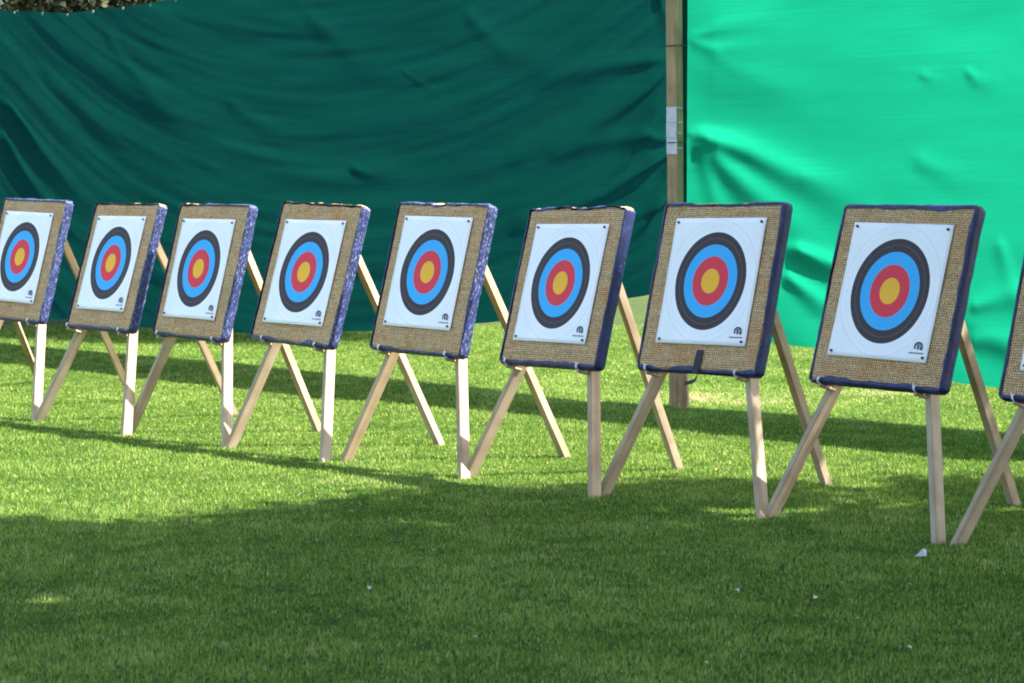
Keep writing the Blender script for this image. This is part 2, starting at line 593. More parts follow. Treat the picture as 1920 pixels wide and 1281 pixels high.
def make_tarp(name, p0, d, s0, s1, hem_px, top_fn, ns, nh, mat, disp_fn, flip):
    hq = np.array(sorted(lineplane(p0, d, *p) for p in hem_px))
    s = np.linspace(s0, s1, ns)
    hem = np.interp(s, hq[:, 0], hq[:, 1])
    ker = np.ones(9) / 9
    hem = np.convolve(np.pad(hem, 4, 'edge'), ker, 'valid') + 0.012 * vnoise(s * 3, s * 0, 5)
    top = top_fn(s)
    v = np.linspace(0, 1, nh)
    S = np.repeat(s[:, None], nh, 1)
    Hh = hem[:, None] + (top - hem)[:, None] * v[None, :]
    D = disp_fn(S, Hh, v[None, :] + 0 * S)
    nx, ny = d.y, -d.x            # horizontal normal
    if flip: nx, ny = -nx, -ny    # towards the lawn
    V = np.stack([p0.x + d.x * S + nx * D, p0.y + d.y * S + ny * D, Hh], -1).reshape(-1, 3)
    me = np_mesh(name, V, grid_faces(ns, nh), smooth=True)
    uv = me.uv_layers.new(name='UVMap')
    li = np.empty(len(me.loops), np.int32)
    me.loops.foreach_get('vertex_index', li)
    UV = np.stack([S.ravel(), Hh.ravel()], 1)[li]
    uv.data.foreach_set('uv', UV.astype(np.float32).ravel())
    return me, s, hem, top


# dark tarp, parallel to the row of targets
dL = Vector((-0.634, 0.773, 0)).normalized()
pL = POST + Vector((0.0, 0.17, 0))


def top_left(s):
    return np.interp(s, [-0.2, 1.5, 4.0, 7.0, 8.6, 10.2, 14.0], [3.5, 3.46, 3.38, 3.25, 3.24, 3.36, 3.55])


CRE_L = [
    ([(1256, 105), (1180, 175), (1060, 260), (960, 300)], 0.150, 0.082, 0.5),
    ([(1256, 108), (1150, 120), (1000, 150)], 0.098, 0.055, 0.3),
    ([(1256, 112), (1215, 190), (1150, 300), (1060, 390)], 0.120, 0.072, 0.6),
    ([(1262, 280), (1200, 310), (1110, 370), (960, 430)], 0.105, 0.091, 0.6),
    ([(1262, 268), (1170, 255), (1020, 290)], 0.090, 0.055, 0.3),
    ([(1262, 285), (1235, 350), (1190, 420), (1100, 500)], 0.098, 0.082, 0.5),
    ([(1268, 372), (1215, 385), (1120, 430), (980, 470)], 0.083, 0.065, 0.4),
    ([(1215, -20), (1240, 30), (1252, 70)], 0.068, 0.055, 0.3),
    ([(0, 185), (70, 280), (130, 335), (200, 400)], 0.165, 0.057, 0.6),
    ([(0, 250), (40, 320), (100, 380)], 0.150, 0.048, 0.4),
    ([(80, 120), (180, 215), (330, 330)], 0.165, 0.030, 0.4),
    ([(200, 60), (290, 190), (380, 290)], 0.150, 0.021, 0.3),
    ([(640, 318), (670, 326), (705, 318)], 0.090, 0.048, -0.5),
    ([(735, 130), (800, 172)], 0.030, 0.011, 0.8),
    ([(420, 190), (520, 255), (600, 285)], 0.150, 0.021, 0.3),
    ([(560, 20), (660, 110), (780, 170)], 0.188, 0.021, 0.3),
    ([(850, 20), (930, 100), (1080, 120)], 0.165, 0.021, 0.3),
]


def disp_left(S, Hh, v):
    # folds follow the sag: steep near the far end, level in the middle, rising to the post
    q = Hh - 0.055 * (S - 4.3) ** 2
    d = 0.022 * fbm(q * 2.4 + 3, S * 0.35, 11, 2)
    d += 0.015 * fbm(q * 7.0, S * 0.6, 15, 2) + 0.0035 * fbm(q * 19.0, S * 1.1, 41, 2)
    d += 0.05 * fbm(S * 0.5, Hh * 0.6, 19, 2)
    d += 0.10 * np.sin((S + 0.5) * 0.42) * (1 - 0.5 * v)
    d += crease_field(S, Hh, CRE_L, pL, dL)
    d *= np.clip((S + 0.12) / 0.5, 0.12, 1)
    d += 0.05 * np.clip(0.10 - v, 0, 1) * np.sin(S * 5)
    return d


hemL = [(-400, 585), (0, 601), (90, 597), (126, 599), (275, 614), (455, 626), (650, 622), (695, 620), (897, 604), (946, 596), (1175, 560), (1262, 548), (1290, 546)]
me, sL, hemLv, topLv = make_tarp('tarp', pL, dL, -0.1, 14.0, hemL, top_left, 560, 150, M['tarp_dark'], disp_left, False)
tarpL = mesh_obj('tarp', me, M['tarp_dark'])
tag(tarpL, 'long dark green tarpaulin hanging on the shaded side of the wooden post', 'tarpaulin', 'green tarpaulin backdrop')

# bright scrim to the right of the post
dR = Vector((0.672, -0.74, 0)).normalized()
pR = POST + Vector((0.05, 0.22, 0))
CRE_R = [
    ([(1290, 78), (1340, 96), (1400, 92)], 0.07, 0.010, 0.5),
    ([(1290, 74), (1340, 55), (1440, 40)], 0.092, 0.012, 0.4),
    ([(1290, 80), (1370, 130), (1500, 190)], 0.10, 0.005, 0.4),
    ([(1298, 256), (1390, 292), (1480, 340), (1600, 400)], 0.161, 0.050, 0.8),
    ([(1298, 262), (1350, 320), (1420, 385), (1520, 480)], 0.184, 0.045, 0.7),
    ([(1298, 254), (1370, 262), (1480, 285)], 0.115, 0.012, 0.4),
    ([(1298, 268), (1320, 330), (1350, 420)], 0.115, 0.027, 0.5),
    ([(1480, 330), (1560, 345), (1680, 352)], 0.138, 0.007, 0.5),
    ([(1470, 470), (1530, 500), (1600, 540), (1700, 560)], 0.149, 0.045, 0.8),
    ([(1460, 520), (1520, 570), (1600, 600)], 0.127, 0.032, 0.6),
    ([(1800, 130), (1822, 148), (1850, 146)], 0.069, 0.012, -0.6),
    ([(1710, 140), (1745, 155)], 0.057, 0.008, 0.6),
    ([(1700, 300), (1790, 345), (1900, 350)], 0.161, 0.011, 0.5),
    ([(1860, 450), (1890, 555), (1960, 560)], 0.115, 0.012, 0.5),
    ([(1810, 580), (1880, 560), (1960, 570)], 0.115, 0.018, 0.5),
    ([(1810, 640), (1880, 650), (1960, 680)], 0.138, 0.018, 0.5),
]


def disp_right(S, Hh, v):
    d = 0.016 * fbm(Hh * 1.5 + 0.3 * S, S * 0.5, 23, 2)
    low = np.clip(1.1 - Hh, 0, 1)
    d += 0.035 * low * fbm((Hh + 0.45 * S) * 3.0, S * 0.8, 27, 2)
    d += 0.06 * np.sin(S * 0.9)
    d += crease_field(S, Hh, CRE_R, pR, dR)
    d *= np.clip((S + 0.08) / 0.35, 0.1, 1)
    return d


hemR = [(1290, 600), (1330, 618), (1461, 650), (1528, 656), (1640, 683), (1793, 716), (1878, 730), (2100, 775), (2400, 815)]
me, sR, hemRv, topRv = make_tarp('tarp', pR, dR, -0.05, 6.0, hemR,
                                 lambda s: np.interp(s, [0, 1.5, 3, 6], [3.42, 3.36, 3.34, 3.5]), 300, 170,
                                 M['tarp_bright'], disp_right, True)
tarpR = mesh_obj('tarp', me, M['tarp_bright'])
tag(tarpR, 'bright emerald sunlit tarpaulin tied to the wooden post', 'tarpaulin', 'green tarpaulin backdrop')


def torus_mesh(name, R, r, n=12, m=6):
    a = np.linspace(0, 2 * np.pi, n, endpoint=False); b = np.linspace(0, 2 * np.pi, m, endpoint=False)
    A, B = np.meshgrid(a, b, indexing='ij')
    V = np.stack([(R + r * np.cos(B)) * np.cos(A), r * np.sin(B), (R + r * np.cos(B)) * np.sin(A)], -1).reshape(-1, 3)
    F = []
    for i in range(n):
        for j in range(m):
            F.append((i * m + j, ((i + 1) % n) * m + j, ((i + 1) % n) * m + (j + 1) % m, i * m + (j + 1) % m))
    return np_mesh(name, V, F, True)


eye = torus_mesh('eyelet', 0.011, 0.004)
eye.materials.append(M['eyelet'])
for tarp, p0, d, ss, tops, rngs in ((tarpL, pL, dL, sL, topLv, np.arange(0.6, 13.8, 0.5)), (tarpR, pR, dR, sR, topRv, np.arange(0.5, 5.9, 0.5))):
    co = np.empty(len(tarp.data.vertices) * 3, np.float32)
    tarp.data.vertices.foreach_get('co', co)
    co = co.reshape(len(ss), -1, 3)
    for s in rngs:
        i = int(np.argmin(abs(ss - s)))
        p = Vector(co[i, -2])
        e = mesh_obj('eyelet', eye, None, tarp)
        e.location = (p.x, p.y - 0.012, p.z)
        e.rotation_euler = (0, 0, math.atan2(d.y, d.x))


# ------------------------------------------------------------------ timber helper
def timber_mesh(name, length, w, t, bev=0.004, taper=1.0, foot_cut=None):
    """square-sawn timber along local z from 0 to length"""
    bm = bmesh.new()
    bmesh.ops.create_cube(bm, size=1)
    for v in bm.verts:
        k = taper if v.co.z > 0 else 1
        v.co.x *= w * k; v.co.y *= t * k
        v.co.z = (v.co.z + 0.5) * length
    bmesh.ops.bevel(bm, geom=bm.edges[:], offset=bev, segments=2, affect='EDGES')
    return bm_mesh(name, bm)


def axis_matrix(p0, p1, yhint):
    z = (p1 - p0).normalized()
    x = yhint.cross(z).normalized()
    y = z.cross(x)
    return Matrix(((x.x, y.x, z.x, p0.x), (x.y, y.y, z.y, p0.y), (x.z, y.z, z.z, p0.z), (0, 0, 0, 1)))


def box_bm(bm, c, s, rot=None):
    r = bmesh.ops.create_cube(bm, size=1)
    for v in r['verts']:
        q = Vector((v.co.x * s[0], v.co.y * s[1], v.co.z * s[2]))
        if rot is not None: q = rot @ q
        v.co = q + Vector(c)


# ------------------------------------------------------------------ the post
post_root = empty('wooden_post', Matrix.Translation(POST))
tag(post_root, 'tall square wooden post between dark and bright green tarpaulins', 'post')
p0 = Vector((0, 0, -0.05)); p1 = Vector((-0.045, 0, 3.75))
yaw_p = math.radians(-33)
yh = Vector((math.sin(-yaw_p), math.cos(-yaw_p), 0))
pm = timber_mesh('post_shaft', 3.8, 0.088, 0.088, 0.006)
ps = mesh_obj('shaft', pm, M['post'], post_root)
ps.matrix_local = axis_matrix(p0, p1, yh)
# white notice sleeve, folded round two sides of the post
zc = CAM_H + (363.7 - 245) / FPX * POST.y + 0.05
bm = bmesh.new()
for k, (dz, hh) in enumerate(((0.11, 0.106), (0.0, 0.108), (-0.112, 0.11))):
    box_bm(bm, (-0.002 * (k % 2), -0.0475 - 0.001 * (k == 1), zc + dz), (0.082, 0.003, hh))
nt_ = mesh_obj('notice', bm_mesh('notice', bm), M['sleeve'], ps)
for k, dz in enumerate((0.155, 0.055, -0.02, -0.125)):
    bm = bmesh.new()
    box_bm(bm, (0.0463, -0.012, zc + dz), (0.002, 0.062, 0.010))
    mesh_obj('tape_strip', bm_mesh('tape_strip', bm), M['sleeve'], nt_)
# ties that pull the sheets to the post
tie_me = torus_mesh('tie_cord', 0.068, 0.004, 16, 6)
tie_me.materials.append(M['tie'])
for py in (88, 268, 560):
    hz = CAM_H + (363.7 - py) / FPX * POST.y + 0.05
    t = mesh_obj('tie_cord', tie_me, None, ps)
    t.location = (0, 0.012, hz)
    t.rotation_euler = (math.pi / 2, 0, 0)
# short stake driven in beside it
sk = ground(1283, 768)
stake = mesh_obj('ground_stake', timber_mesh('ground_stake', 0.62, 0.06, 0.05, 0.005), M['post'])
stake.matrix_world = axis_matrix(Vector((sk.x + 0.005, sk.y + 0.05, -0.08)), Vector((sk.x - 0.01, sk.y + 0.06, 0.54)), Vector((0.4, 0.9, 0)))
tag(stake, 'short brown wooden stake driven in beside the foot of the post', 'stake')


# ------------------------------------------------------------------ targets
BW, BH, BT, PW = 0.836, 0.836, 0.056, 0.622
# centre of the paper, yaw, lean, roll, board offset on the paper, paper turn
TG = {
    0: (-4.03, 18.07, 1.065, 51.0, 14.6, -0.5, 0.015, -0.015, 0.0),
    1: (-3.317, 17.208, 1.071, 49.0, 14.4, -1.1, 0.021, -0.015, -0.25),
    2: (-2.56, 16.306, 1.053, 52.1, 15.9, -0.3, 0.015, -0.016, 0.22),
    3: (-1.905, 15.542, 1.040, 52.5, 14.1, -0.6, 0.019, -0.010, 0.38),
    4: (-1.194, 14.704, 1.044, 51.5, 15.7, -1.6, 0.009, -0.001, 1.23),
    5: (-0.454, 13.875, 1.069, 51.9, 14.0, -0.7, 0.012, -0.029, 0.06),
    6: (0.255, 13.017, 1.040, 54.9, 14.7, 0.8, 0.008, -0.014, -0.08),
    7: (0.959, 12.224, 1.077, 51.0, 13.9, 0.7, -0.007, -0.028, 0.17),
    8: (1.691, 11.351, 1.062, 53.8, 15.1, -0.1, 0.005, -0.018, -0.49),
    9: (2.39, 10.47, 1.058, 52.5, 14.8, 0.3, 0.005, -0.018, 0.2),
}
FEET = {  # left, right, rear foot on the grass
    0: (None, None, (-3.756, 20.2)),
    1: (None, (-3.123, 16.66), (-2.742, 18.386)),
    2: ((-3.116, 16.70), (-2.376, 15.633), (-1.882, 17.226)),
    3: ((-2.371, 15.70), (-1.656, 14.724), (-1.216, 15.985)),
    4: ((-1.634, 14.70), (-1.039, 14.108), (-0.43, 15.133)),
    5: ((-0.924, 14.08), (-0.25, 13.214), (0.304, 14.454)),
    6: ((-0.225, 13.27), (0.406, 12.447), (0.906, 13.806)),
    7: ((0.446, 12.50), (1.150, 11.62), (1.619, 13.043)),
    8: ((1.190, 11.70), (1.814, 10.76), (2.42, 12.189)),
    9: ((1.871, 10.63), None, None),
}
B_LABEL = {
    0: 'archery target board beyond the six others on the dark tarpaulin side of the strapped one',
    1: 'archery target board sixth from the strapped one, towards the dark tarpaulin end of the row',
    2: 'archery target board with frayed burlap top edge, fifth from the strapped one',
    3: 'archery target board with pale frayed top corner, fourth from the strapped one',
    4: 'archery target board with bare burlap top edge, third from the strapped one',
    5: 'archery target board with sunlit blue side, second from the strapped one along the dark tarpaulin',
    6: 'archery target board with wavy burlap top edge, right beside the strapped one',
    7: 'archery target board with a black strap hanging over its bottom edge',
    8: 'archery target board wholly in front of the bright emerald tarpaulin, next to the strapped one',
    9: 'archery target board second from the strapped one, past the bright emerald tarpaulin one',
}
S_LABEL = {
    0: 'wooden tripod easel with orange rear leg, holding the seventh target from the strapped one',
    1: 'wooden tripod easel holding the sixth target from the strapped one, before the dark tarpaulin',
    2: 'wooden tripod easel holding the fifth target from the strapped one, before the dark tarpaulin',
    3: 'wooden tripod easel holding the fourth target from the strapped one, before the dark tarpaulin',
    4: 'wooden tripod easel with tan side leg, holding the third target from the strapped one',
    5: 'wooden tripod easel holding the second target from the strapped one, before the dark tarpaulin',
    6: 'wooden tripod easel of the target right next to the strapped one, dark tarpaulin side',
    7: 'wooden tripod easel carrying the target with the black strap',
    8: 'wooden tripod easel of the target wholly in front of the bright emerald tarpaulin',
    9: 'wooden tripod easel second from the strapped target, beyond the bright tarpaulin one',
}
# how far the blue binding laps over the front: left, top, right, bottom (m); small = burlap shows to the edge
LAP = {0: (.006, .012, .02, .016), 1: (.006, .016, .02, .016), 2: (.004, .001, .016, .018), 3: (.004, .010, .016, .018), 4: (.004, .002, .014, .02),
       5: (.005, .016, .016, .016), 6: (.012, .010, .018, .022), 7: (.022, .016, .02, .022), 8: (.016, .018, .02, .024), 9: (.018, .018, .02, .024)}


def perimeter(w, h, r, per_edge=34, per_c=6):
    """rounded rectangle (local x,z), anticlockwise from bottom left; returns pts, outward normals, side weights"""
    P, Nn, Wt = [], [], []
    cs = [(-w / 2 + r, -h / 2 + r, 180), (w / 2 - r, -h / 2 + r, 270), (w / 2 - r, h / 2 - r, 0), (-w / 2 + r, h / 2 - r, 90)]
    sides = [3, 2, 1, 0]           # bottom, right, top, left
    for k in range(4):
        cx, cz, a0 = cs[k]
        for j in range(per_c):
            a = math.radians(a0 + 90 * j / (per_c - 1))
            P.append((cx + r * math.cos(a), cz + r * math.sin(a))); Nn.append((math.cos(a), math.sin(a)))
            prev = sides[k - 1]
            wgt = [0] * 4; wgt[prev] += 1 - j / (per_c - 1); wgt[sides[k]] += j / (per_c - 1)
            Wt.append(wgt)
        nx, nz, _ = cs[(k + 1) % 4]
        a = math.radians(a0 + 90)
        x0, z0 = cx + r * math.cos(a), cz + r * math.sin(a)
        x1, z1 = nx + r * math.cos(a), nz + r * math.sin(a)
        for j in range(1, per_edge):
            t = j / per_edge
            P.append((x0 + (x1 - x0) * t, z0 + (z1 - z0) * t)); Nn.append((math.cos(a), math.sin(a)))
            wgt = [0] * 4; wgt[sides[k]] = 1; Wt.append(wgt)
    return np.array(P), np.array(Nn), np.array(Wt, float)


def core_mesh(seed):
    """straw-filled core: slightly pillowed burlap front, sides, back; local z from the board's middle"""
    n = 40
    a = np.linspace(-1, 1, n)
    X, Z = np.meshgrid(a, a, indexing='ij')
    r = 0.018
    # squircle-ish corners
    x = X * (BW / 2 - 0.004); z = Z * (BH / 2 - 0.004)
    cx, cz = np.abs(x) - (BW / 2 - 0.004 - r), np.abs(z) - (BH / 2 - 0.004 - r)
    m = (cx > 0) & (cz > 0)
    sc = np.where(m, r / np.maximum(np.maximum(np.hypot(cx, cz), r), 1e-6), 1)
    x = np.where(m, np.sign(x) * (BW / 2 - 0.004 - r + cx * sc), x)
    z = np.where(m, np.sign(z) * (BH / 2 - 0.004 - r + cz * sc), z)
    e = np.maximum(np.abs(X), np.abs(Z))
    y = 0.010 * np.clip((e - 0.955) / 0.045, 0, 1) ** 2 - 0.0025 + 0.002 * fbm(x * 9, z * 9, seed, 2)
    # frayed, lumpy top edge
    z = z + np.where(Z > 0.96, 0.006 * fbm(x * 18, x * 0, seed + 3, 3), 0)
    front = np.stack([x, y, z], -1).reshape(-1, 3)
    back = front.copy(); back[:, 1] = BT - 0.004 - front[:, 1]
    V = np.vstack([front, back])
    F = grid_faces(n, n)
    Fb = F[:, ::-1] + n * n
    idx = np.arange(n * n).reshape(n, n)
    loop = np.r_[idx[:, 0], idx[-1, 1:], idx[-2::-1, -1], idx[0, -2:0:-1]]
    nx = np.roll(loop, -1)
    Fs = np.stack([loop, loop + n * n, nx + n * n, nx], 1)
    return np_mesh('board', V, np.vstack([F[:, ::-1], Fb[:, ::-1], Fs[:, ::-1]]), True)


def binding_mesh(k):
    P, Nn, Wt = perimeter(BW, BH, 0.024)
    n = len(P)
    s = np.r_[0, np.cumsum(np.hypot(*np.diff(np.vstack([P, P[:1]]), axis=0).T))][:n]
    lap = Wt @ np.array(LAP[k])
    lap = np.maximum(lap * (1 + 0.5 * fbm(s * 6, s * 0, k * 3 + 1, 2)) + 0.003 * vnoise(s * 25, s * 0, k), 0.0008)
    if k == 3:   # torn open at the top corner on the left, straw showing
        tear = np.exp(-((P[:, 0] + 0.30) / 0.09) ** 2) * (P[:, 1] > 0.38)
        lap = lap * (1 - 0.95 * tear)
    if k == 6:
        lap = lap * np.where(P[:, 1] > 0.38, np.clip(0.8 + 1.0 * np.sin(P[:, 0] * 16), 0.05, 2), 1)
    prof = [(-1.0, -0.0030), (-0.6, -0.0055), (-0.25, -0.0045), (0.0, 0.0), (0.0, 0.008), (0.0, 0.019), (0.0, 0.030), (0.0, 0.041), (0.0, BT - 0.006), (-0.35, BT + 0.001), (-1.2, BT + 0.002)]
    # stretches where the binding has worn off and the burlap shows along the top
    topm = (P[:, 1] > BH / 2 - 0.012).astype(float)
    bare = np.zeros(n)
    if k in (2, 4): bare = topm * (0.75 + 0.5 * vnoise(s * 9, s * 0, k))
    if k == 3: bare = topm * np.clip((-0.12 - P[:, 0]) * 30, 0, 1)
    if k == 5: bare = topm * (vnoise(s * 6, s * 0, 4) > 0.45)
    if k == 6: bare = topm * np.clip(np.sin(P[:, 0] * 15 + 1.2) * 3, 0, 1)
    if k == 7: bare = topm * (np.abs(P[:, 0] + 0.02) < 0.2)
    bare = np.clip(bare, 0, 1)
    V = []
    crumple = 0.0035 if k > 6 else 0.0055
    for j, (inn, y) in enumerate(prof):
        o = 0.0035 + crumple * 0.55 * fbm(s * 14 + j * 0.9, s * 0 + j * 0.7, k * 7 + 2, 3) - 0.016 * bare
        rr = 0.006 if j in (3, 8) else 0.0
        off = inn * lap if inn < 0 else 0
        base = P + Nn * (off + (o if inn >= 0 else o * 0.4) - rr)[:, None] if np.ndim(off) else P + Nn * (o - rr)[:, None]
        V.append(np.stack([base[:, 0], np.full(n, y) + 0.0012 * vnoise(s * 20, s * 0 + j, k + 9), base[:, 1]], 1))
    V = np.vstack(V)
    F = []
    for j in range(len(prof) - 1):
        a = np.arange(n) + j * n
        b = (np.arange(n) + 1) % n + j * n
        F.append(np.stack([a, b, b + n, a + n], 1))
    return np_mesh('binding', V, np.vstack(F), True)


def paper_mesh(seed):
    n = 26
    a = np.linspace(-PW / 2, PW / 2, n)
    X, Z = np.meshgrid(a, a, indexing='ij')
    curl = np.clip((-Z / (PW / 2) - 0.75) / 0.25, 0, 1) ** 2
    mid = np.cos(X / PW * np.pi) ** 2
    y = -0.0012 * fbm(X * 5, Z * 5, seed, 2) - 0.004 * curl * (0.3 + mid)
    V1 = np.stack([X, y, Z], -1).reshape(-1, 3)
    V2 = V1 + np.array([0, 0.0008, 0])
    F = grid_faces(n, n)
    idx = np.arange(n * n).reshape(n, n)
    loop = np.r_[idx[:, 0], idx[-1, 1:], idx[-2::-1, -1], idx[0, -2:0:-1]]
    nx = np.roll(loop, -1)
    Fs = np.stack([loop, loop + n * n, nx + n * n, nx], 1)
    return np_mesh('paper_face', np.vstack([V1, V2]), np.vstack([F[:, ::-1], F + n * n, Fs[:, ::-1]]), False)


def pin_mesh():
    bm = bmesh.new()
    bmesh.ops.create_cone(bm, segments=10, radius1=0.0068, radius2=0.0062, depth=0.007, cap_ends=True, matrix=Matrix.Rotation(math.pi / 2, 4, 'X'))
    bmesh.ops.create_cone(bm, segments=6, radius1=0.0012, radius2=0.0012, depth=0.03, cap_ends=True,
                          matrix=Matrix.Translation((0, 0.015, 0)) @ Matrix.Rotation(math.pi / 2, 4, 'X'))
    return bm_mesh('pin', bm)


def logo_mesh():
    """small dark printed emblem: an arch over two uprights, a short line of print below"""
    bm = bmesh.new()

    def quad(pts):
        bm.faces.new([bm.verts.new((x, 0, z)) for x, z in pts])
    n = 14
    for k in range(n):
        a0, a1 = math.pi * k / n, math.pi * (k + 1) / n
        ro, ri = 0.026, 0.0175
        quad([(ro * math.cos(a0), ro * math.sin(a0) * 0.8 + 0.012), (ro * math.cos(a1), ro * math.sin(a1) * 0.8 + 0.012),
              (ri * math.cos(a1), ri * math.sin(a1) * 0.7 + 0.012), (ri * math.cos(a0), ri * math.sin(a0) * 0.7 + 0.012)])
    for x0, x1, z0, z1 in ((-0.024, -0.015, 0.0, 0.0115), (0.013, 0.026, -0.003, 0.0115), (-0.005, 0.005, -0.002, 0.016), (-0.012, 0.010, 0.0165, 0.0205)):
        quad([(x0, z0), (x0, z1), (x1, z1), (x1, z0)])
    x = -0.05
    for wd in (0.006, 0.004, 0.007, 0.005, 0.004, 0.007, 0.005, 0.006, 0.004, 0.006, 0.005, 0.006):
        quad([(x, -0.021), (x, -0.0155), (x + wd, -0.0155), (x + wd, -0.021)])
        x += wd + 0.0022
    return bm_mesh('logo', bm)


def cord_mesh(seed):
    """knotted white cord looped round the bottom edge and the easel leg behind"""
    r = random.Random(seed)
    bm = bmesh.new()
    paths = [[(-.008, -.010, .030), (-.004, -.014, .012), (.002, -.012, -.006), (.004, .010, -.012), (.004, BT, -.010)],
             [(.010, -.010, .026), (.006, -.015, .010), (.000, -.012, -.004), (-.004, .02, -.013), (-.002, BT, -.010)],
             [(-.004, -.014, .012), (.008, -.019, .006), (.014, -.016, -.008)]]
    for p in paths:
        p = [Vector(q) + Vector((r.uniform(-.003, .003), 0, r.uniform(-.004, .004))) for q in p]
        rings = []
        for i, q in enumerate(p):
            tdir = (p[min(i + 1, len(p) - 1)] - p[max(i - 1, 0)]).normalized()
            sx = tdir.orthogonal().normalized(); sy = tdir.cross(sx)
            rings.append([bm.verts.new(q + (sx * math.cos(a) + sy * math.sin(a)) * 0.0034) for a in [k * math.pi / 3 for k in range(6)]])
        for a, b in zip(rings, rings[1:]):
            for k in range(6):
                bm.faces.new((a[k], a[(k + 1) % 6], b[(k + 1) % 6], b[k]))
        bm.faces.new(rings[0][::-1]); bm.faces.new(rings[-1])
    return bm_mesh('cord', bm, True)


def ribbon(name, pts, w, th):
    """flat strap along pts [(x,y,z)], width along local x"""
    bm = bmesh.new()
    rows = []
    pts = [Vector(p) for p in pts]
    for i, p in enumerate(pts):
        t = (pts[min(i + 1, len(pts) - 1)] - pts[max(i - 1, 0)]).normalized()
        nrm = Vector((1, 0, 0)).cross(t).normalized()
        rows.append([bm.verts.new(p + Vector((sx * w / 2, 0, 0)) + nrm * sn * th / 2) for sx, sn in ((-1, -1), (1, -1), (1, 1), (-1, 1))])
    for a, b in zip(rows, rows[1:]):
        for k in range(4):
            bm.faces.new((a[k], a[(k + 1) % 4], b[(k + 1) % 4], b[k]))
    bm.faces.new(rows[0][::-1]); bm.faces.new(rows[-1])
    bmesh.ops.recalc_face_normals(bm, faces=bm.faces)
    return bm_mesh(name, bm)


pinM = pin_mesh(); pinM.materials.append(M['pin'])
logoM = logo_mesh(); logoM.materials.append(M['ink'])
boltM = bpy.data.meshes.new('bolt')
bm = bmesh.new()
bmesh.ops.create_cone(bm, segments=6, radius1=0.010, radius2=0.010, depth=0.008, cap_ends=True, matrix=Matrix.Rotation(math.pi / 2, 4, 'X'))
bmesh.ops.create_cone(bm, segments=8, radius1=0.005, radius2=0.005, depth=0.17, cap_ends=True,
                      matrix=Matrix.Translation((0, -0.08, 0)) @ Matrix.Rotation(math.pi / 2, 4, 'X'))
bm.to_mesh(boltM); bm.free(); boltM.materials.append(M['steel'])
pegM = bpy.data.meshes.new('peg')
bm = bmesh.new()
bmesh.ops.create_cone(bm, segments=10, radius1=0.009, radius2=0.009, depth=0.10, cap_ends=True, matrix=Matrix.Rotation(math.pi / 2, 4, 'X'))
bm.to_mesh(pegM); bm.free(); pegM.materials.append(M['pine'])

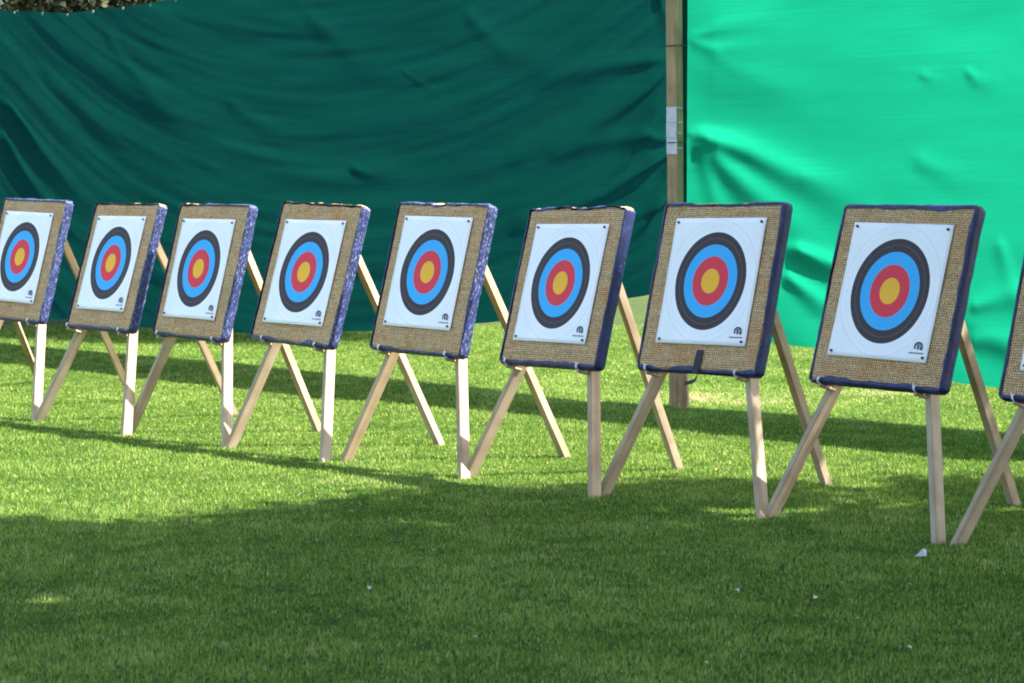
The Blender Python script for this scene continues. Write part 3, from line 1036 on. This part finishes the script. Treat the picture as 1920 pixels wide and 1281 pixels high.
LEG = 0.034      # seen from the front
LEGT = 0.062     # front to back
for k in range(10):
    X, Y, Z, yaw, lean, roll, du, dv, pr = TG[k]
    yaw, lean, roll, pr = (math.radians(a) for a in (yaw, lean, roll, pr))
    w0 = Vector((math.cos(yaw), -math.sin(yaw), 0))
    bk = Vector((math.sin(yaw), math.cos(yaw), 0))
    up = Vector((0, 0, 1))
    u0 = up * math.cos(lean) + bk * math.sin(lean)
    bn = bk * math.cos(lean) - up * math.sin(lean)
    w = w0 * math.cos(roll) + u0 * math.sin(roll)
    u = u0 * math.cos(roll) - w0 * math.sin(roll)
    c = Vector((X, Y, Z))
    bc = c + w * du + u * dv                       # board's front middle
    base = bc - u * BH / 2
    R3 = Matrix(((w.x, bn.x, u.x), (w.y, bn.y, u.y), (w.z, bn.z, u.z)))
    Mx = Matrix.Translation(base) @ R3.to_4x4()
    root = empty('archery_target', Mx)
    tag(root, B_LABEL[k], 'archery target', 'archery targets in a row on easels')
    core = mesh_obj('board', core_mesh(k + 1), M['burlap'], root)
    core.location = (0, 0, BH / 2)
    bd = mesh_obj('binding', binding_mesh(k), M['binding' if k > 5 else 'binding_scuff_glint'], core)
    pp = mesh_obj('paper_face', paper_mesh(k + 20), M['paper'], root)
    pp.location = (-du, -0.0105, BH / 2 - dv)
    pp.rotation_euler = (0, -pr, 0)
    for sx, sz in ((-1, 1), (1, 1), (-1, -1), (1, -1)):
        pn = mesh_obj('pin', pinM, None, pp)
        pn.location = (sx * (PW / 2 - 0.022 - random.uniform(0, 0.006)), -0.006, sz * (PW / 2 - 0.017 - random.uniform(0, 0.006)))
    lg = mesh_obj('logo', logoM, None, pp)
    lg.location = (PW * 0.40, -0.0042, -PW * 0.405)
    # ---- easel
    legp = bc + bn * (BT + 0.006 + LEGT / 2)        # plane of the front legs (middle)
    apex = legp + u * (BH / 2 - 0.075)
    root_e = empty('wooden_easel', Matrix.Translation((apex.x, apex.y, 0)))
    org = Vector((apex.x, apex.y, 0))
    tag(root_e, S_LABEL[k], 'easel', 'wooden tripod easels')

    def plane_foot(sx):
        # where a front leg in the easel plane reaches the ground
        t = -apex.z / u0.z
        return apex + u0 * t + w0 * sx
    fl, fr, fb = FEET[k]
    fl = Vector((*fl, 0)) if fl else plane_foot(-0.55)
    fr = Vector((*fr, 0)) if fr else plane_foot(0.55)
    fb = Vector((*fb, 0)) if fb else Vector((X, Y, 0)) + bk * 0.88
    tops = {}
    for foot, sx in ((fl, -1), (fr, 1)):
        top = apex + w * (0.026 * sx)
        vd = Vector((foot.x, foot.y, 0)).normalized()
        foot = foot + vd * 0.03
        # the leg has to pass behind the board: slide its foot back if it would not
        t_ = (top.z - base.z) / (top.z - foot.z)
        gap = (top + (foot - top) * t_ - base).dot(bn) - (BT + 0.006 + LEGT / 2)
        if gap < 0:
            foot = foot + vd * (-gap / t_ / math.cos(lean) / vd.dot(bk))
        d = (top - foot).normalized()
        a = foot - d * 0.03
        b = top + d * 0.045
        lm = timber_mesh('leg', (b - a).length, LEG, LEGT, 0.003)
        o = mesh_obj('leg', lm, M['pine'], root_e)
        o.matrix_local = axis_matrix(a - org, b - org, bn)
        # peg the board stands on
        t = ((base - bn * 0).z - 0.011 - foot.z) / d.z
        q = foot + d * t
        pg = mesh_obj('peg', pegM, None, root_e)
        # project the peg so that it sits just under the board's bottom edge
        rel = q - base
        q = base + w * rel.dot(w) - u * 0.0145 + bn * (BT * 0.5 + 0.014)
        pg.matrix_local = Matrix.Translation(q - org) @ R3.to_4x4()
        tops[sx] = rel.dot(w)
    rt = apex + bn * (LEGT / 2 + 0.026) + u * 0.0
    d = (rt - fb).normalized()
    a = fb - d * 0.03; b = rt + d * 0.03
    o = mesh_obj('leg', timber_mesh('leg', (b - a).length, 0.05, 0.044, 0.003), M['pine'], root_e)
    o.matrix_local = axis_matrix(a - org, b - org, bn)
    bo = mesh_obj('bolt', boltM, None, root_e)
    bo.matrix_local = Matrix.Translation(rt + bn * (0.022 + 0.005) - org) @ R3.to_4x4()
    # white cords at the bottom edge, by the legs
    for sx in (-1, 1):
        cd = mesh_obj('cord', cord_mesh(k * 2 + sx), M['cord'], core)
        cd.location = (tops[sx] - 0.012, 0, -BH / 2 + 0.004)
        s = 0.85 if k > 4 else 0.65
        cd.scale = (s, 1, s)
    if k == 7:
        st = mesh_obj('strap', ribbon('strap', [(0.02, -0.010, 0.108), (0.018, -0.012, 0.06), (0.014, -0.012, 0.015), (0.012, -0.010, -0.010)], 0.042, 0.003), M['strap'], root)
        # loose end trailing sideways
        bm = bmesh.new()
        pts = [Vector(p) for p in ((0.028, -0.010, -0.006), (0.026, -0.006, -0.022), (0.010, 0.0, -0.036), (-0.018, 0.008, -0.045), (-0.05, 0.014, -0.050), (-0.072, 0.016, -0.056))]
        rows = []
        for p in pts:
            rows.append([bm.verts.new(p + Vector((0, dy, dz))) for dy, dz in ((-.002, -.009), (.002, -.009), (.002, .009), (-.002, .009))])
        for a_, b_ in zip(rows, rows[1:]):
            for q in range(4): bm.faces.new((a_[q], a_[(q + 1) % 4], b_[(q + 1) % 4], b_[q]))
        bm.faces.new(rows[0][::-1]); bm.faces.new(rows[-1])
        bmesh.ops.recalc_face_normals(bm, faces=bm.faces)
        bm_m = bm_mesh('strap_end', bm)
        mesh_obj('strap_end', bm_m, M['strap'], st)


# ------------------------------------------------------------------ trees
def leaf_mesh(name, C, size, seed, tint_bias=0.0):
    """C (n,3) leaf centres: each a folded diamond leaf"""
    r = np.random.default_rng(seed)
    n = len(C)
    ax = r.normal(size=(n, 3)); ax /= np.linalg.norm(ax, axis=1)[:, None]
    bx = np.cross(ax, r.normal(size=(n, 3))); bx /= np.linalg.norm(bx, axis=1)[:, None]
    s = size * r.uniform(0.65, 1.35, n)[:, None]
    V = np.stack([C - ax * s, C + bx * s * 0.55, C + ax * s, C - bx * s * 0.55], 1)
    me = np_mesh(name, V.reshape(-1, 3), np.arange(4 * n).reshape(n, 4))
    t = np.clip(r.normal(0.5 + tint_bias, 0.25, n), 0, 1)
    a = me.attributes.new('tint', 'FLOAT', 'POINT')
    a.data.foreach_set('value', np.repeat(t, 4).astype(np.float32))
    return me


def limb(bm, pts, radii, n=9):
    rings = []
    pts = [Vector(p) for p in pts]
    for i, p in enumerate(pts):
        t = (pts[min(i + 1, len(pts) - 1)] - pts[max(i - 1, 0)]).normalized()
        sx = t.orthogonal().normalized(); sy = t.cross(sx)
        rings.append([bm.verts.new(p + (sx * math.cos(2 * math.pi * k / n) + sy * math.sin(2 * math.pi * k / n)) * radii[i] * (1 + 0.12 * math.sin(3 * k + i))) for k in range(n)])
    for a, b in zip(rings, rings[1:]):
        best = min(range(n), key=lambda o: (a[0].co - b[o].co).length)
        for k in range(n):
            bm.faces.new((a[k], a[(k + 1) % n], b[(k + 1 + best) % n], b[(k + best) % n]))
    bm.faces.new(rings[-1])


# big tree whose crown shades the near part of the lawn (stands beside the camera)
CR = Vector((4.7, 7.3, 5.9))
tree = empty('shade_tree', Matrix.Translation((CR.x, CR.y, 0)))
tag(tree, 'large broadleaved tree beside the lawn shading the near grass', 'tree')
bm = bmesh.new()
limb(bm, [(0, 0, -0.1), (0.02, 0.03, 0.6), (0.05, 0.0, 2.2), (0, 0.1, 3.8), (0.1, 0, 5.4), (0, 0, 7.4)], [0.42, 0.32, 0.27, 0.22, 0.14, 0.05])
for k in range(11):
    a = k * 2.4; z0 = 2.6 + 0.34 * k
    r = 3.6 - 0.12 * k
    p1 = Vector((math.cos(a) * r, math.sin(a) * r, z0 + 1.4))
    limb(bm, [(0, 0.05, z0), (p1.x * 0.45, p1.y * 0.45, z0 + 0.75), p1], [0.11, 0.07, 0.025], 7)
mesh_obj('trunk', bm_mesh('trunk', bm, True), M['bark'], tree)
r_ = np.random.default_rng(21)
ncl = 4600
# clump centres in an ellipsoid
P = r_.normal(size=(ncl * 3, 3)); P /= np.linalg.norm(P, axis=1)[:, None]
P *= (r_.random(len(P)) ** (1 / 3.4))[:, None]
P = P * np.array([6.6, 6.6, 2.3])
k_ = 1 / math.tan(SUN_EL)
gx = P[:, 0] + CR.x - SUN_H.x * k_ * (P[:, 2] + CR.z)
gy = P[:, 1] + CR.y - SUN_H.y * k_ * (P[:, 2] + CR.z)
# the crown's outline on this side, as its shadow draws it on the grass
ex = np.array([-5.5, -3.5, -2.3, -1.75, -1.4, -0.7, -0.15, 0.4, 1.5, 2.6, 4.5, 8])
ey = np.array([10.0, 10.8, 11.35, 11.7, 12.0, 12.3, 12.85, 13.1, 13.1, 13.2, 13.0, 12])
edge = np.interp(gx, ex, ey) + 0.35 * vnoise(gx * 1.3, gy * 0.9, 31) + 0.05
keep = r_.random(len(P)) < np.clip((edge + 0.12 - gy) / 0.8, 0, 1)
# gaps between the boughs
gap = fbm(gx * 0.8, gy * 0.55, 37, 2)
keep &= ~((gap > 0.85) & (r_.random(len(P)) < 0.6))
keep &= (gy > 4.8) & (gx > -3.8)
for (px, py, rx, ry) in ((1345, 972, 0.56, 0.52), (1590, 950, 0.5, 0.5), (110, 1128, 0.5, 0.3), (830, 985, 0.5, 0.4), (330, 975, 0.45, 0.45),
                         (1880, 955, 0.5, 0.4), (560, 1000, 0.3, 0.3)):
    g = ground(px, py)
    inside = ((gx - g.x) / rx) ** 2 + ((gy - g.y) / ry) ** 2 < 1
    keep &= ~(inside & (r_.random(len(P)) < 0.985))
P = P[keep][:ncl]
C = np.repeat(P, 42, 0) + np.array([0, 0, CR.z]) + r_.normal(size=(len(P) * 42, 3)) * np.array([0.17, 0.17, 0.13])
mesh_obj('crown', leaf_mesh('crown', C, 0.1, 5), M['foliage'], tree)

# trees behind the dark tarpaulin, showing over its top edge
for k, (s, off, hgt, rad) in enumerate(((13.6, 3.4, 4.8, 1.7), (11.6, 3.8, 5.2, 1.7), (9.6, 3.5, 4.8, 1.7), (7.8, 3.9, 5.0, 1.6))):
    b = pL + dL * s + Vector((0.773, 0.634, 0)) * off
    t = empty('hedge_tree', Matrix.Translation((b.x, b.y, 0)))
    tag(t, 'bushy olive brown tree rising behind the dark green tarpaulin', 'tree', 'hedge trees behind the dark tarpaulin')
    bm = bmesh.new()
    limb(bm, [(0, 0, -0.1), (0.03, 0, 1.2), (0, 0.05, 2.6), (0.05, 0, hgt * 0.8)], [0.16, 0.12, 0.08, 0.02])
    for j in range(6):
        a = j * 2.1 + k; z0 = 1.0 + 0.35 * j
        limb(bm, [(0, 0, z0), (math.cos(a) * 0.6, math.sin(a) * 0.6, z0 + 0.5), (math.cos(a) * 1.1, math.sin(a) * 1.1, z0 + 1.2)], [0.06, 0.04, 0.012], 6)
    mesh_obj('trunk', bm_mesh('trunk', bm, True), M['bark'], t)
    rr = np.random.default_rng(50 + k)
    P = rr.normal(size=(1000, 3)); P /= np.linalg.norm(P, axis=1)[:, None]
    P *= (0.3 + 0.7 * rr.random(len(P)) ** 0.5)[:, None] * (1 + 0.18 * rr.normal(size=(len(P), 1)))
    P = P * np.array([rad, rad, hgt * 0.34]) + np.array([0, 0, hgt * 0.66])
    C = np.repeat(P, 48, 0) + rr.normal(size=(len(P) * 48, 3)) * 0.14
    C[:, 2] = np.maximum(C[:, 2], 0.1)
    mesh_obj('crown', leaf_mesh('crown', C, 0.045, 70 + k), M['hedge'], t)


# ------------------------------------------------------------------ small things on the grass
def leaf_litter(name, L, W, curl, seed):
    r = random.Random(seed)
    n = 6
    V, F = [], []
    for i in range(n + 1):
        t = i / n
        hw = W / 2 * math.sin(math.pi * min(max(t, 0.03), 0.97)) ** 0.7
        z = curl * math.sin(math.pi * t) + r.uniform(-1, 1) * 0.002
        for sx in (-1, 0, 1):
            V.append(((t - 0.5) * L, sx * hw, z + abs(sx) * curl * 0.7))
    for i in range(n):
        for j in range(2):
            a = i * 3 + j
            F.append((a, a + 3, a + 4, a + 1))
    return np_mesh(name, V, F, True)


def scrap_mesh():
    bm = bmesh.new()
    v = [bm.verts.new(p) for p in ((-0.026, 0, 0.0), (0.02, -0.012, 0.004), (0.024, 0.014, 0.026), (-0.004, 0.02, 0.012), (0.008, 0.004, 0.034))]
    for f in ((0, 1, 3), (1, 2, 3), (1, 4, 2), (2, 4, 3), (0, 4, 1), (0, 3, 4)):
        bm.faces.new([v[i] for i in f])
    bmesh.ops.recalc_face_normals(bm, faces=bm.faces)
    return bm_mesh('paper_scrap', bm)


g = ground(1727, 1052)
o = mesh_obj('paper_scrap', scrap_mesh(), M['litter'])
o.location = (g.x, g.y, 0.018)
tag(o, 'small crumpled white paper scrap on shaded grass below the emerald tarpaulin target', 'litter')
for i, (px, py, L, mt) in enumerate(((568, 934, 0.05, 'petal'), (692, 1110, 0.03, 'petal'), (660, 964, 0.022, 'leaf_pale'), (812, 1037, 0.016, 'petal'),
                                     (1147, 1023, 0.02, 'petal'), (1380, 1116, 0.034, 'leaf_pale'), (1528, 1128, 0.026, 'leaf_pale'), (1705, 1102, 0.018, 'petal'),
                                     (1608, 1167, 0.018, 'petal'), (1028, 1034, 0.03, 'leaf_brown'), (805, 1098, 0.032, 'leaf_brown'),
                                     (892, 1203, 0.02, 'petal'), (1325, 1250, 0.014, 'petal'), (1490, 1162, 0.02, 'leaf_pale'), (1268, 895, 0.03, 'leaf_brown'),
                                     (1345, 886, 0.035, 'leaf_brown'), (472, 843, 0.03, 'leaf_brown'), (1705, 1222, 0.02, 'leaf_pale'))):
    g = ground(px, py)
    o = mesh_obj('fallen_leaf' if mt != 'petal' else 'fallen_petal', leaf_litter('fallen_leaf', L, L * 0.62, L * 0.16, i), M[mt])
    o.location = (g.x, g.y, 0.013)
    o.rotation_euler = (random.uniform(-0.3, 0.5), random.uniform(-0.3, 0.3), random.uniform(0, 6))
    if mt == 'petal':
        tag(o, 'tiny white petal lying on the lawn', 'petal', 'white petals on the lawn')
    elif mt == 'leaf_pale':
        tag(o, 'small pale dry leaf lying on the shaded lawn', 'leaf', 'pale dry leaves on the lawn')
    else:
        tag(o, 'small curled brown leaf lying on the lawn', 'leaf', 'brown leaves on the lawn')
